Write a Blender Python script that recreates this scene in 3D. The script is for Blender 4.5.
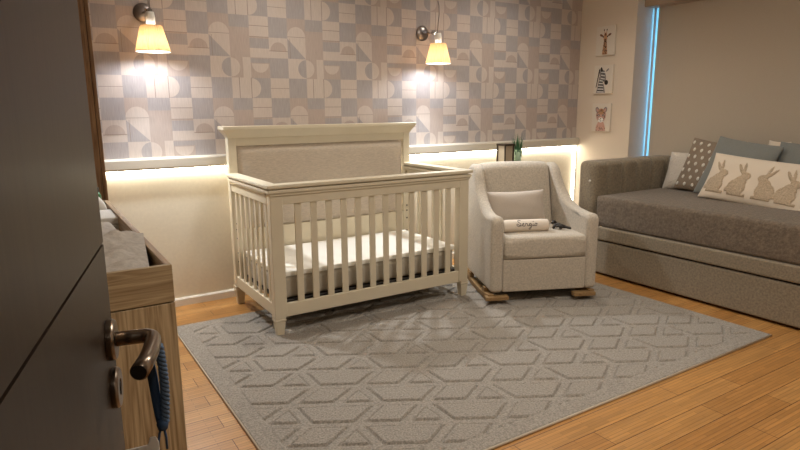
import bpy, bmesh, math, random
import numpy as np
from mathutils import Vector, Matrix
PI = math.pi
random.seed(4)
for o in list(bpy.data.objects): bpy.data.objects.remove(o)
S = bpy.context.scene
COL = S.collection

# ------------------------------------------------------------------ camera
cd = bpy.data.cameras.new('camera'); cam = bpy.data.objects.new('camera', cd); COL.objects.link(cam)
cd.sensor_width = 36; cd.lens = 590.37 / 800 * 36; cd.clip_start = 0.02
Rv = Vector((0.8447973, -0.5350411, -0.0069670)); Uv = Vector((0.1098234, 0.1606319, 0.9808854)); Fv = Vector((0.5236949, 0.8294145, -0.1944614))
m3 = Matrix((Rv, Uv, -Fv)).transposed()
cam.matrix_world = Matrix.Translation((-4.5999, -4.0338, 1.3055)) @ m3.to_4x4()
S.camera = cam
# ------------------------------------------------------------------ world (blue dusk outside)
w = bpy.data.worlds.new('world'); S.world = w; w.use_nodes = True
w.node_tree.nodes['Background'].inputs[0].default_value = (0.10, 0.42, 0.80, 1)
w.node_tree.nodes['Background'].inputs[1].default_value = 7
# ------------------------------------------------------------------ exposure
S.view_settings.view_transform = 'Standard'; S.view_settings.look = 'None'
S.view_settings.gamma = 1; S.view_settings.use_curve_mapping = False
S.view_settings.exposure = 0.45
CEIL_Z = 2.7
LIGHTS = dict(spot=34, bulb=8.0, sconce=34, led=20.0, fill=21)
def light(name, kind, loc, energy, color, **kw):
    l = bpy.data.lights.new(name, kind); l.energy = energy; l.color = color
    for k, v in kw.items(): setattr(l, k, v)
    o = bpy.data.objects.new(name, l); COL.objects.link(o); o.location = loc
    return o
WARM = (1.0, 0.93, 0.83)
# unseen ceiling spots added to light the room (bodies are built further down)
DOWN = [(-3.6, -3.3, .25), (-1.0, -3.3, .55), (-3.1, -.75, 1.0), (-1.2, -.8, 1.1), (-4.5, -5.0, .4)]
for x, y, k in DOWN:
    light('downlight_lamp', 'SPOT', (x, y, CEIL_Z - .03), LIGHTS['spot'] * k, WARM, spot_size=2.4, spot_blend=0.9, shadow_soft_size=0.05)
# added fill light for the room, under an unseen opal ceiling lamp
light('ceiling_lamp_light', 'AREA', (-2.7, -2.9, CEIL_Z - .10), LIGHTS['fill'], (1.0, 0.95, 0.88), shape='DISK', size=0.5)

# ------------------------------------------------------------------ materials
def mat(name, col, rough=0.6, metal=0.0, bump=None, var=None, spec=0.5, sheen=0.0, emit=None, estr=0, trans=0, alpha=1, coat=0):
    """bump = (scale, strength, distance, stretch); var = (scale, amount, stretch) colour variation"""
    m = bpy.data.materials.new(name); m.use_nodes = True; nt = m.node_tree; b = nt.nodes['Principled BSDF']
    b.inputs['Base Color'].default_value = (*col, 1); b.inputs['Roughness'].default_value = rough
    b.inputs['Metallic'].default_value = metal; b.inputs['Specular IOR Level'].default_value = spec
    b.inputs['Sheen Weight'].default_value = sheen; b.inputs['Coat Weight'].default_value = coat
    b.inputs['Transmission Weight'].default_value = trans
    if emit: b.inputs['Emission Color'].default_value = (*emit, 1); b.inputs['Emission Strength'].default_value = estr
    tc = nt.nodes.new('ShaderNodeTexCoord')
    def noise(scale, stretch, detail=3):
        mp = nt.nodes.new('ShaderNodeMapping'); mp.inputs['Scale'].default_value = stretch
        nt.links.new(tc.outputs['Object'], mp.inputs[0])
        n = nt.nodes.new('ShaderNodeTexNoise'); n.inputs['Scale'].default_value = scale; n.inputs['Detail'].default_value = detail
        nt.links.new(mp.outputs[0], n.inputs['Vector']); return n
    if var:
        n = noise(var[0], var[2] if len(var) > 2 else (1, 1, 1))
        r = nt.nodes.new('ShaderNodeMapRange'); r.inputs[1].default_value = .3; r.inputs[2].default_value = .7
        r.inputs[3].default_value = 1 - var[1]; r.inputs[4].default_value = 1 + var[1]
        nt.links.new(n.outputs[0], r.inputs[0])
        mx = nt.nodes.new('ShaderNodeVectorMath'); mx.operation = 'SCALE'; mx.inputs[0].default_value = col
        nt.links.new(r.outputs[0], mx.inputs['Scale']); nt.links.new(mx.outputs[0], b.inputs['Base Color'])
    if bump:
        n = noise(bump[0], bump[3] if len(bump) > 3 else (1, 1, 1), 4)
        bp = nt.nodes.new('ShaderNodeBump'); bp.inputs['Strength'].default_value = bump[1]; bp.inputs['Distance'].default_value = bump[2]
        nt.links.new(n.outputs[0], bp.inputs['Height']); nt.links.new(bp.outputs[0], b.inputs['Normal'])
    return m
def srgb(r, g, b):
    f = lambda c: (c / 255 / 12.92) if c / 255 <= .04045 else ((c / 255 + .055) / 1.055) ** 2.4
    return (f(r), f(g), f(b))
def wood(name, c1, c2, axis, scale=1.0, rough=.5, bumpy=.15):
    """grain runs along axis (0,1,2) in object coordinates"""
    m = bpy.data.materials.new(name); m.use_nodes = True; nt = m.node_tree; b = nt.nodes['Principled BSDF']
    tc = nt.nodes.new('ShaderNodeTexCoord'); mp = nt.nodes.new('ShaderNodeMapping')
    st = [9.0, 9.0, 9.0]; st[axis] = .55; mp.inputs['Scale'].default_value = [s * scale for s in st]
    nt.links.new(tc.outputs['Object'], mp.inputs[0])
    n = nt.nodes.new('ShaderNodeTexNoise'); n.inputs['Scale'].default_value = 1.6; n.inputs['Detail'].default_value = 2; n.inputs['Distortion'].default_value = .4
    nt.links.new(mp.outputs[0], n.inputs['Vector'])
    mu = nt.nodes.new('ShaderNodeMath'); mu.operation = 'MULTIPLY'; mu.inputs[1].default_value = 9; nt.links.new(n.outputs[0], mu.inputs[0])
    fr = nt.nodes.new('ShaderNodeMath'); fr.operation = 'PINGPONG'; fr.inputs[1].default_value = .5; nt.links.new(mu.outputs[0], fr.inputs[0])
    fq = nt.nodes.new('ShaderNodeMath'); fq.operation = 'MULTIPLY'; fq.inputs[1].default_value = .55; nt.links.new(fr.outputs[0], fq.inputs[0])
    st2 = [90.0, 90.0, 90.0]; st2[axis] = 2.5
    mp2 = nt.nodes.new('ShaderNodeMapping'); mp2.inputs['Scale'].default_value = st2; nt.links.new(tc.outputs['Object'], mp2.inputs[0])
    n2 = nt.nodes.new('ShaderNodeTexNoise'); n2.inputs['Scale'].default_value = 1.5; n2.inputs['Detail'].default_value = 3; nt.links.new(mp2.outputs[0], n2.inputs['Vector'])
    ad = nt.nodes.new('ShaderNodeMath'); ad.operation = 'ADD'; nt.links.new(fq.outputs[0], ad.inputs[0]); nt.links.new(n2.outputs[0], ad.inputs[1])
    cr = nt.nodes.new('ShaderNodeValToRGB'); cr.color_ramp.elements[0].position = .40; cr.color_ramp.elements[1].position = .95
    cr.color_ramp.elements[0].color = (*c1, 1); cr.color_ramp.elements[1].color = (*c2, 1)
    nt.links.new(ad.outputs[0], cr.inputs[0]); nt.links.new(cr.outputs[0], b.inputs['Base Color'])
    b.inputs['Roughness'].default_value = rough; b.inputs['Specular IOR Level'].default_value = .22
    bp = nt.nodes.new('ShaderNodeBump'); bp.inputs['Strength'].default_value = bumpy; bp.inputs['Distance'].default_value = .002
    nt.links.new(ad.outputs[0], bp.inputs['Height']); nt.links.new(bp.outputs[0], b.inputs['Normal'])
    return m
def floor_material():
    m = bpy.data.materials.new('bamboo_planks'); m.use_nodes = True; nt = m.node_tree; b = nt.nodes['Principled BSDF']; L = nt.links.new
    tc = nt.nodes.new('ShaderNodeTexCoord')
    br = nt.nodes.new('ShaderNodeTexBrick'); br.offset = .37; br.offset_frequency = 2
    br.inputs['Scale'].default_value = 1; br.inputs['Brick Width'].default_value = .92; br.inputs['Row Height'].default_value = .108
    br.inputs['Mortar Size'].default_value = .0018; br.inputs['Mortar Smooth'].default_value = .4; br.inputs['Bias'].default_value = 0
    br.inputs['Color1'].default_value = (*srgb(196, 145, 84), 1); br.inputs['Color2'].default_value = (*srgb(182, 129, 70), 1)
    br.inputs['Mortar'].default_value = (*srgb(92, 54, 24), 1)
    L(tc.outputs['Object'], br.inputs['Vector'])
    mp = nt.nodes.new('ShaderNodeMapping'); mp.inputs['Scale'].default_value = (2.5, 60, 1); L(tc.outputs['Object'], mp.inputs[0])
    n = nt.nodes.new('ShaderNodeTexNoise'); n.inputs['Scale'].default_value = 1.5; n.inputs['Detail'].default_value = 3; L(mp.outputs[0], n.inputs['Vector'])
    # bamboo strips with short dark knuckles
    b2 = nt.nodes.new('ShaderNodeTexBrick'); b2.offset = .43; b2.inputs['Scale'].default_value = 1; b2.inputs['Brick Width'].default_value = .24; b2.inputs['Row Height'].default_value = .018
    b2.inputs['Mortar Size'].default_value = .0014; b2.inputs['Mortar Smooth'].default_value = .9
    b2.inputs['Color1'].default_value = (1, 1, 1, 1); b2.inputs['Color2'].default_value = (.80, .80, .80, 1); b2.inputs['Mortar'].default_value = (.42, .42, .42, 1)
    L(tc.outputs['Object'], b2.inputs['Vector'])
    r = nt.nodes.new('ShaderNodeMapRange'); r.inputs[1].default_value = .25; r.inputs[2].default_value = .75; r.inputs[3].default_value = .8; r.inputs[4].default_value = 1.15; L(n.outputs[0], r.inputs[0])
    v1 = nt.nodes.new('ShaderNodeVectorMath'); v1.operation = 'MULTIPLY'; L(br.outputs[0], v1.inputs[0]); L(b2.outputs[0], v1.inputs[1])
    v2 = nt.nodes.new('ShaderNodeVectorMath'); v2.operation = 'SCALE'; L(v1.outputs[0], v2.inputs[0]); L(r.outputs[0], v2.inputs['Scale'])
    L(v2.outputs[0], b.inputs['Base Color']); b.inputs['Roughness'].default_value = .34
    bp = nt.nodes.new('ShaderNodeBump'); bp.invert = True; bp.inputs['Strength'].default_value = .4; bp.inputs['Distance'].default_value = .002
    L(br.outputs['Fac'], bp.inputs['Height']); L(bp.outputs[0], b.inputs['Normal'])
    return m
PAP = ((240, .06, (8, .35, .6)))
M = {}
M['floor'] = floor_material()
M['paper_light'] = mat('wallpaper_light', srgb(200, 188, 179), .75, var=(30, .06, (6, 1, .5)))
M['paper_grey'] = mat('wallpaper_grey', srgb(170, 163, 162), .75, var=(30, .09, (6, 1, .5)))
M['paper_taupe'] = mat('wallpaper_taupe', srgb(182, 167, 158), .75, var=(30, .07, (6, 1, .5)))
M['paper_line'] = mat('wallpaper_line', srgb(150, 135, 126), .8)
M['wall'] = mat('cream_wall_paint', srgb(226, 217, 196), .8, var=(45, .03), bump=(70, .08, .002))
M['wallside'] = mat('plain_wall_paint', srgb(222, 208, 190), .8, bump=(70, .08, .002))
M['ceiling'] = mat('ceiling_paint', srgb(232, 226, 216), .9)
M['trim'] = mat('trim_paint', srgb(206, 198, 182), .5)
M['white'] = mat('white_paint', srgb(232, 228, 218), .5)
M['crib'] = mat('crib_paint', srgb(214, 203, 178), .42, var=(8, .02))
M['cribpad'] = mat('oatmeal_linen', srgb(192, 178, 160), .9, bump=(60, .5, .002, (1, 1, 8)), var=(90, .16, (.5, .5, 5)), sheen=.2)
M['sheet'] = mat('white_crib_sheet', srgb(240, 236, 226), .85, bump=(18, .3, .004))
M['matside'] = mat('grey_mattress_side', srgb(178, 168, 152), .9, bump=(200, .3, .001))
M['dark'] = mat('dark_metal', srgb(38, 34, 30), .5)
M['chair'] = mat('light_grey_tweed', srgb(190, 179, 162), .92, bump=(150, .8, .0022), var=(95, .16), sheen=.25)
M['chairpil'] = mat('grey_pillow_cloth', srgb(188, 176, 162), .9, bump=(260, .4, .0012), var=(220, .07), sheen=.3)
M['bolster'] = mat('ivory_cloth', srgb(226, 214, 198), .85, bump=(220, .2, .001))
M['stitch'] = mat('dark_thread', srgb(84, 76, 74), .7)
M['sofa'] = mat('brown_grey_weave', srgb(138, 126, 106), .92, bump=(120, .9, .003), var=(75, .22), sheen=.2)
M['bedding'] = mat('dark_taupe_cover', srgb(114, 101, 86), .92, bump=(90, 1.0, .005), var=(60, .3), sheen=.2)
M['rock'] = wood('light_oak', srgb(164, 134, 94), srgb(128, 98, 62), 1, 1.5)
M['dresser'] = wood('weathered_oak', srgb(194, 174, 140), srgb(134, 112, 82), 2, 1.6, .5)
M['dresser_h'] = wood('weathered_oak_flat', srgb(188, 168, 134), srgb(140, 118, 88), 0, 1.6, .5)
M['dresser_y'] = wood('weathered_oak_rail', srgb(178, 150, 118), srgb(130, 104, 76), 1, 1.0, .5)
M['wardrobe'] = wood('brown_oak', srgb(140, 108, 76), srgb(92, 66, 44), 2, 1.8, .5)
M['door'] = wood('dark_stained_oak', srgb(52, 41, 31), srgb(44, 34, 27), 2, .7, .38, .03)
M['groove'] = mat('door_groove', srgb(28, 23, 20), .6)
M['bronze'] = mat('brushed_bronze', srgb(138, 124, 110), .28, 1.0, bump=(200, .1, .0005, (1, 1, 8)))
M['chrome'] = mat('chrome', srgb(190, 188, 186), .15, 1.0)
M['nickel'] = mat('dark_nickel', srgb(150, 142, 138), .3, 1.0)
M['blue'] = mat('blue_cord', srgb(50, 78, 112), .7, bump=(300, .4, .001))
M['blind'] = mat('sand_blind_fabric', srgb(196, 184, 166), .9, bump=(160, .25, .001, (1, 1, 6)), var=(60, .04, (1, 1, 10)))
M['cassette'] = mat('blind_cassette', srgb(172, 152, 130), .7)
M['frame'] = mat('window_frame_paint', srgb(205, 210, 212), .5)
M['rug'] = mat('grey_rug_wool', srgb(152, 144, 133), .96, bump=(150, 1.0, .006), var=(120, .32), sheen=.15)
M['rugedge'] = mat('rug_binding', srgb(200, 188, 168), .9)
M['brown'] = mat('brown_pillow_cloth', srgb(142, 126, 108), .92, bump=(200, .4, .001), var=(150, .08))
M['dot'] = mat('white_tuft', srgb(232, 226, 214), .9)
M['bluepil'] = mat('slate_blue_cloth', srgb(130, 132, 127), .92, bump=(240, .4, .001), var=(180, .06), sheen=.2)
M['navy'] = mat('navy_cloth', srgb(52, 58, 72), .92, bump=(240, .4, .001))
M['cream'] = mat('cream_cloth', srgb(226, 212, 192), .92, bump=(200, .35, .0012), sheen=.2)
M['fluffy'] = mat('fluffy_white', srgb(214, 204, 190), .95, bump=(70, 1.0, .01), sheen=.5)
M['bunny'] = mat('tan_tufting', srgb(196, 176, 150), .95, bump=(150, 1.0, .006), var=(110, .16))
M['blanket'] = mat('grey_muslin', srgb(182, 174, 164), .92, bump=(40, .8, .006), var=(60, .12))
M['towel'] = mat('pale_grey_towel', srgb(210, 204, 194), .95, bump=(240, .8, .002), sheen=.3)
M['tin'] = mat('smoked_glass_frame', srgb(70, 58, 46), .35, .4)
M['tinface'] = mat('taupe_lantern_panel', srgb(176, 160, 136), .4)
M['leaf'] = mat('green_leaf', srgb(66, 112, 70), .6)
M['pot'] = mat('pale_green_pot', srgb(176, 206, 176), .4)
M['canvas'] = mat('white_canvas', srgb(224, 214, 200), .85, bump=(300, .2, .0006))
M['ink'] = mat('black_ink', srgb(46, 40, 38), .8)
M['tan'] = mat('tan_ink', srgb(196, 150, 112), .8)
M['brownink'] = mat('brown_ink', srgb(120, 82, 60), .8)
M['pinkink'] = mat('pink_ink', srgb(206, 164, 150), .8)
M['greyink'] = mat('grey_ink', srgb(140, 134, 132), .8)
M['paperwhite'] = mat('paper_white', srgb(248, 246, 240), .8)
M['led'] = mat('led_strip_glow', (1, 1, 1), .5, emit=(1.0, .95, .82), estr=LIGHTS['led'])
M['opal'] = mat('opal_lamp', (1, 1, 1), .5, emit=(1.0, .84, .62), estr=3)
g = bpy.data.materials.new('clear_glass'); g.use_nodes = True
g.node_tree.nodes['Principled BSDF'].inputs['Transmission Weight'].default_value = 1
g.node_tree.nodes['Principled BSDF'].inputs['Roughness'].default_value = 0
g.node_tree.nodes['Principled BSDF'].inputs['IOR'].default_value = 1.05
M['glass'] = g
# translucent pleated lampshade
sh = bpy.data.materials.new('lampshade_cloth'); sh.use_nodes = True; nt = sh.node_tree; nt.nodes.remove(nt.nodes['Principled BSDF'])
a = nt.nodes.new('ShaderNodeBsdfTranslucent'); a.inputs[0].default_value = (*srgb(205, 178, 142), 1)
b_ = nt.nodes.new('ShaderNodeBsdfDiffuse'); b_.inputs[0].default_value = (*srgb(190, 170, 145), 1)
mx_ = nt.nodes.new('ShaderNodeMixShader'); mx_.inputs[0].default_value = .45
nt.links.new(a.outputs[0], mx_.inputs[1]); nt.links.new(b_.outputs[0], mx_.inputs[2]); nt.links.new(mx_.outputs[0], nt.nodes['Material Output'].inputs[0])
M['shade'] = sh

# ------------------------------------------------------------------ mesh helpers
class MB:
    def __init__(s): s.v = []; s.f = []; s.mi = []
    def add(s, vs, fs, mi=0):
        o = len(s.v); s.v += [tuple(v) for v in vs]; s.f += [tuple(i + o for i in f) for f in fs]; s.mi += [mi] * len(fs); return s
    def box(s, x0, x1, y0, y1, z0, z1, mi=0):
        v = [(x, y, z) for x in (x0, x1) for y in (y0, y1) for z in (z0, z1)]
        return s.add(v, [(0, 1, 3, 2), (4, 6, 7, 5), (0, 4, 5, 1), (2, 3, 7, 6), (0, 2, 6, 4), (1, 5, 7, 3)], mi)
    def obox(s, c, ax, ay, az, mi=0):
        c, ax, ay, az = map(Vector, (c, ax, ay, az))
        v = [c + ax * i + ay * j + az * k for i in (-1, 1) for j in (-1, 1) for k in (-1, 1)]
        return s.add(v, [(0, 1, 3, 2), (4, 6, 7, 5), (0, 4, 5, 1), (2, 3, 7, 6), (0, 2, 6, 4), (1, 5, 7, 3)], mi)
    def loft(s, rings, cap=True, closed=True, mi=0):
        n = len(rings[0]); vs = [p for r in rings for p in r]; fs = []
        for i in range(len(rings) - 1):
            for j in range(n if closed else n - 1):
                k = (j + 1) % n; fs.append((i * n + j, i * n + k, (i + 1) * n + k, (i + 1) * n + j))
        if cap: fs.append(tuple(range(n))[::-1]); fs.append(tuple((len(rings) - 1) * n + j for j in range(n)))
        return s.add(vs, fs, mi)
    def lathe(s, prof, c=(0, 0, 0), n=24, ax=None, wave=0, waves=0, mi=0):
        """prof = [(r, z)] about axis ax through c"""
        c = Vector(c); ax = Vector(ax or (0, 0, 1)).normalized(); t = Vector((1, 0, 0)) if abs(ax.x) < .9 else Vector((0, 1, 0))
        e1 = ax.cross(t).normalized(); e2 = ax.cross(e1)
        rings = []
        for r, z in prof:
            rings.append([c + ax * z + (e1 * math.cos(2 * PI * k / n) + e2 * math.sin(2 * PI * k / n)) * max(r, 1e-4) * (1 + wave * math.cos(2 * PI * k / n * waves)) for k in range(n)])
        return s.loft(rings, mi=mi)
    def tube(s, pts, r, n=8, mi=0, cap=True):
        pts = [Vector(p) for p in pts]; rings = []; prev = None
        for i, p in enumerate(pts):
            d = (pts[min(i + 1, len(pts) - 1)] - pts[max(i - 1, 0)]).normalized()
            if prev is None: t = Vector((0, 0, 1)) if abs(d.z) < .9 else Vector((1, 0, 0)); e1 = d.cross(t).normalized()
            else: e1 = (prev - d * prev.dot(d)).normalized()
            prev = e1; e2 = d.cross(e1); rr = r[i] if isinstance(r, (list, tuple)) else r
            rings.append([p + (e1 * math.cos(2 * PI * k / n) + e2 * math.sin(2 * PI * k / n)) * rr for k in range(n)])
        return s.loft(rings, cap=cap, mi=mi)
    def prism(s, poly, origin, ex, ey, ez, t, mi=0):
        """polygon in the ex/ey plane, extruded along ez from 0 to t"""
        o, ex, ey, ez = map(Vector, (origin, ex, ey, ez)); n = len(poly)
        a = [o + ex * x + ey * y for x, y in poly]; b = [p + ez * t for p in a]
        return s.add(a + b, [tuple(range(n))[::-1], tuple(range(n, 2 * n))] + [(i, (i + 1) % n, (i + 1) % n + n, i + n) for i in range(n)], mi)
    def build(s, name, m, parent=None, bevel=0, seg=2, smooth=False, sub=0, angle=35, ms=None):
        me = bpy.data.meshes.new(name); me.from_pydata(s.v, [], s.f)
        for x in (ms or [m]): me.materials.append(x)
        if ms: me.polygons.foreach_set('material_index', s.mi)
        bm = bmesh.new(); bm.from_mesh(me); bmesh.ops.recalc_face_normals(bm, faces=bm.faces); bm.to_mesh(me); bm.free()
        o = bpy.data.objects.new(name, me); COL.objects.link(o)
        if parent: o.parent = parent
        if smooth: me.polygons.foreach_set('use_smooth', [True] * len(me.polygons))
        if bevel:
            b = o.modifiers.new('bevel', 'BEVEL'); b.width = bevel; b.segments = seg; b.limit_method = 'ANGLE'; b.angle_limit = math.radians(angle)
            b.harden_normals = False
            me.polygons.foreach_set('use_smooth', [True] * len(me.polygons))
            wn = o.modifiers.new('normals', 'WEIGHTED_NORMAL'); wn.keep_sharp = False
        if sub:
            q = o.modifiers.new('sub', 'SUBSURF'); q.levels = sub; q.render_levels = sub
        return o
def thing(name, label, cat, loc=(0, 0, 0), rz=0, group=None):
    o = bpy.data.objects.new(name, None); COL.objects.link(o); o.location = loc; o.rotation_euler = (0, 0, rz); o.empty_display_size = .1
    return tag(o, label, cat, group)
def tag(o, label, cat, group=None):
    o['label'] = label; o['category'] = cat
    if group: o['group'] = group
    return o
def struct(o): o['kind'] = 'structure'; return o
def copy_tree(o, parent=None):
    c = o.copy(); COL.objects.link(c); c.parent = parent
    for ch in [k for k in COL.objects if k.parent == o]: copy_tree(ch, c)
    return c
def arc(cx, cy, r, a0, a1, n=8, ry=None):
    return [(cx + r * math.cos(math.radians(a0 + (a1 - a0) * i / n)), cy + (ry or r) * math.sin(math.radians(a0 + (a1 - a0) * i / n))) for i in range(n + 1)]

# ================================================================== SETTING
XL, YF = -4.95, -4.12     # left wall face, front wall face
CS, Z0 = .135, 7.2156     # wallpaper cell and the floor in wallpaper rows
zr = lambda r: (r + Z0) * CS
struct(MB().box(XL - .15, .9, -6.2, .12, -.1, 0).build('floor', M['floor']))
struct(MB().box(XL - .15, .9, -6.2, .12, CEIL_Z, CEIL_Z + .1).build('ceiling', M['ceiling']))
# back wall: plain below, patterned paper above the ledge
def wall_back():
    b = MB(); b.box(XL - .15, .15, .0, .12, 0, zr(.15), 0)
    ms = [M['wall'], M['paper_light'], M['paper_grey'], M['paper_taupe'], M['paper_line']]
    L_, G_, T_, N_ = 1, 2, 3, 4
    b.box(XL - .15, .15, .0005, .12, zr(.15), CEIL_Z, 0)
    rmax = CEIL_Z / CS - Z0; lay = [0]
    def poly(c, r, pts, mi, lv):
        q = []
        for s_, t_ in pts: q.append(((c + s_) * CS, -.0004 - .0005 * lv, zr(r + t_)))
        # clip to the ledge and ceiling
        for lim, sg in ((zr(.15), 1), (CEIL_Z, -1)):
            out = []
            for i in range(len(q)):
                A, B = q[i], q[(i + 1) % len(q)]; ia = (A[2] - lim) * sg >= 0; ib = (B[2] - lim) * sg >= 0
                if ia: out.append(A)
                if ia != ib:
                    k = (lim - A[2]) / (B[2] - A[2]); out.append(tuple(A[j] + (B[j] - A[j]) * k for j in range(3)))
            q = out
            if len(q) < 3: return
        b.add(q, [tuple(range(len(q)))], mi)
    R_ = lambda x0, x1, y0, y1: [(x0, y0), (x1, y0), (x1, y1), (x0, y1)]
    for c in range(-37, 0):
        for r in range(0, int(rmax) + 1):
            a, q = c % 4, r % 4
            P = lambda pts, mi, lv=0: poly(c, r, pts, mi, lv)
            full = R_(0, 1, 0, 1)
            if q == 2:
                if a == 0: P(full, L_); P(R_(0, 1, .52, .545), N_, 1); P(R_(0, 1, .0, .02), N_, 1)
                if a == 1: P(full, G_)
                if a == 2: P(full, T_); P([(0, 0), (1, 0)] + arc(.5, .1, .5, 0, 180, 14), L_, 1); P(R_(0, 1, .08, .1), N_, 2)
                if a == 3: P(full, G_); P(R_(0, 1, 0, .42), T_, 1)
            if q == 1:
                if a == 0: P(R_(0, 1, 0, .45), L_); P(R_(0, 1, .45, 1), G_); P(R_(0, 1, .93, 1), T_, 1)
                if a == 1: P(full, L_); P(arc(.5, .36, .43, 0, 180, 14), T_, 1); P(R_(0, 1, .335, .36), N_, 2)
                if a == 2: P(full, L_); P([(0, 0), (1, 0), (0, 1)], G_, 1); P(R_(.12, .14, 0, 1), N_, 2)
                if a == 3: P(full, T_)
            if q == 0:
                if a == 0: P(full, T_); P(arc(.5, .7, .44, 180, 360, 14), L_, 1); P(R_(0, 1, .74, .96), G_, 1)
                if a == 1: P(full, G_)
                if a == 2: P(full, L_); P(arc(1, .5, .46, 90, 270, 14), G_, 1)
                if a == 3: P(full, T_); P(arc(0, .5, .46, -90, 90, 14), L_, 1); P(R_(.6, 1, 0, 1), L_, 1)
            if q == 3:
                if a == 0: P(full, G_); P(arc(0, .5, .48, -90, 90, 14), L_, 1)
                if a == 1: P(full, L_); P(R_(0, 1, .48, .5), N_, 1)
                if a == 2: P(full, G_)
                if a == 3: P(full, L_); P(R_(.36, .39, 0, 1), N_, 1); P(R_(.97, 1, 0, 1), N_, 1)
    o = b.build('wall_back', None, ms=ms)
    return o
wb = struct(wall_back())
# right wall: picture pier, then a window recess with a roller blind
YJ, XW = -.61, .36         # jamb of the recess and the window plane
b = MB(); b.box(0, .5, YJ, .12, 0, CEIL_Z); b.box(0, .5, -4.3, -3.2, 0, CEIL_Z)
b.box(0, .5, -3.2, YJ, 2.42, CEIL_Z); b.box(.14, .5, -3.2, YJ, 0, .45)
struct(b.build('wall_right', M['wallside']))
struct(MB().box(XL - .15, XL, YF, 0, 0, CEIL_Z).build('wall_left', M['wallside']))
# front wall with the doorway the camera stands in
b = MB(); b.box(XL - .15, -4.80, YF - .14, YF, 0, CEIL_Z); b.box(-3.88, .4, YF - .14, YF, 0, CEIL_Z); b.box(-4.80, -3.88, YF - .14, YF, 2.14, CEIL_Z)
struct(b.build('wall_front', M['wallside']))
b = MB(); b.box(XL - .15, -3.2, -6.2, -6.05, 0, CEIL_Z); b.box(XL - .15, XL, -6.05, YF - .14, 0, CEIL_Z); b.box(-3.2, -3.05, -6.05, YF - .14, 0, CEIL_Z)
struct(b.build('wall_hall', M['wallside']))
# ledge over the strip light
b = MB(); b.prism([(0, -.002), (-.045, .0), (-.05, .006), (-.05, .058), (-.042, .068), (0, .07)], (-4.262, 0, .938), (0, 1, 0), (0, 0, 1), (1, 0, 0), 4.26)
struct(b.build('trim_1', M['trim'], bevel=.002))
struct(MB().prism([(0, 0), (-.014, 0), (-.014, .045), (-.008, .055), (0, .055)], (-4.262, 0, 0), (0, 1, 0), (0, 0, 1), (1, 0, 0), 4.261).build('baseboard_back', M['white']))
struct(MB().box(-.014, 0, -.61, -.015, 0, .055).build('baseboard_right', M['white'], bevel=.003))
# window
wn = bpy.data.objects.new('window_1', None); COL.objects.link(wn); struct(wn); wn.location = (XW, -1.905, .45)
b = MB(); y0, y1, z0, z1 = -1.295, 1.295, 0, 1.97
for (a0, a1, c0, c1) in ((y0, y0 + .025, z0, z1), (y1 - .025, y1, z0, z1), (y0, y1, z0, z0 + .05), (y0, y1, z1 - .05, z1), (-.03, .03, z0, z1)):
    b.box(.0, .05, a0, a1, c0, c1)
b.build('window_frame', M['frame'], wn, bevel=.004)
MB().box(.02, .026, y0 + .02, y1 - .02, z0 + .04, z1 - .04).build('window_glass', M['glass'], wn)

# led strips
t = thing('strip_light', 'long glowing warm white strip light hidden under the wall ledge', 'strip light', (-2.13, -.02, .936))
MB().box(-2.11, 2.11, -.016, .016, -.004, .001).build('channel', M['white'], t)
MB().box(-2.10, 2.10, -.009, .011, -.010, -.005).build('diffuser', M['led'], t)
t = thing('strip_light', 'upright glowing strip light in the corner beside the daybed', 'strip light', (-.016, -.012, .07))
MB().box(.004, .012, -.008, .008, 0, .86).build('channel', M['white'], t)
MB().box(-.002, .003, -.0025, .0025, 0, .86).build('diffuser', M['led'], t)

# bodies of the added ceiling lights, out of view
def fill_downlight():
    t = thing('downlight', '', 'ceiling light')
    MB().lathe([(.03, -.004), (.045, -.006), (.05, -.002), (.05, 0)]).build('trim_ring', M['white'], t)
    MB().lathe([(.001, -.0065), (.028, -.0065), (.028, -.004), (.001, -.004)]).build('lens', M['opal'], t)
    return t
d0 = fill_downlight(); LB = ['round recessed ceiling downlight near the doorway side', 'round recessed ceiling downlight over the bare wood floor corner', 'round recessed ceiling downlight over the crib', 'round recessed ceiling downlight over the armchair', 'round recessed downlight in the hall ceiling']
for i, (x, y, k) in enumerate(DOWN):
    o = d0 if i == 0 else copy_tree(d0); o.location = (x, y, CEIL_Z); o['label'] = LB[i]; o['group'] = 'recessed ceiling downlights'
t = thing('ceiling_lamp', 'round flush opal ceiling lamp in the middle of the room', 'ceiling light', (-2.7, -2.9, CEIL_Z))
MB().lathe([(.3, 0), (.3, -.03), (.27, -.03), (.27, 0)], n=40).build('rim', M['nickel'], t)
MB().lathe([(.26, 0), (.26, -.05), (.2, -.07), (.001, -.08)], n=40).build('diffuser', M['opal'], t, smooth=True)

# ================================================================== ROLLER BLIND
t = thing('roller_blind', 'sand coloured roller blind pulled down over the window', 'blind', (.22, -1.90, 0))
b = MB(); N = 60
ys = [-1.26 + 2.495 * i / N for i in range(N + 1)]
b.loft([[(0, y, .5), (.0015, y, .5), (.0015, y, 2.2), (0, y, 2.2)] for y in ys])
b.build('fabric', M['blind'], t)
MB().box(-.012, .014, -1.26, 1.235, .475, .5).build('bottom_bar', M['cassette'], t, bevel=.004)
MB().box(-.13, .05, -1.27, 1.289, 2.150, 2.28).build('cassette', M['cassette'], t, bevel=.006)
MB().box(-.003, .003, 1.253, 1.277, .5, 2.15).build('side_channel', M['frame'], t)

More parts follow.
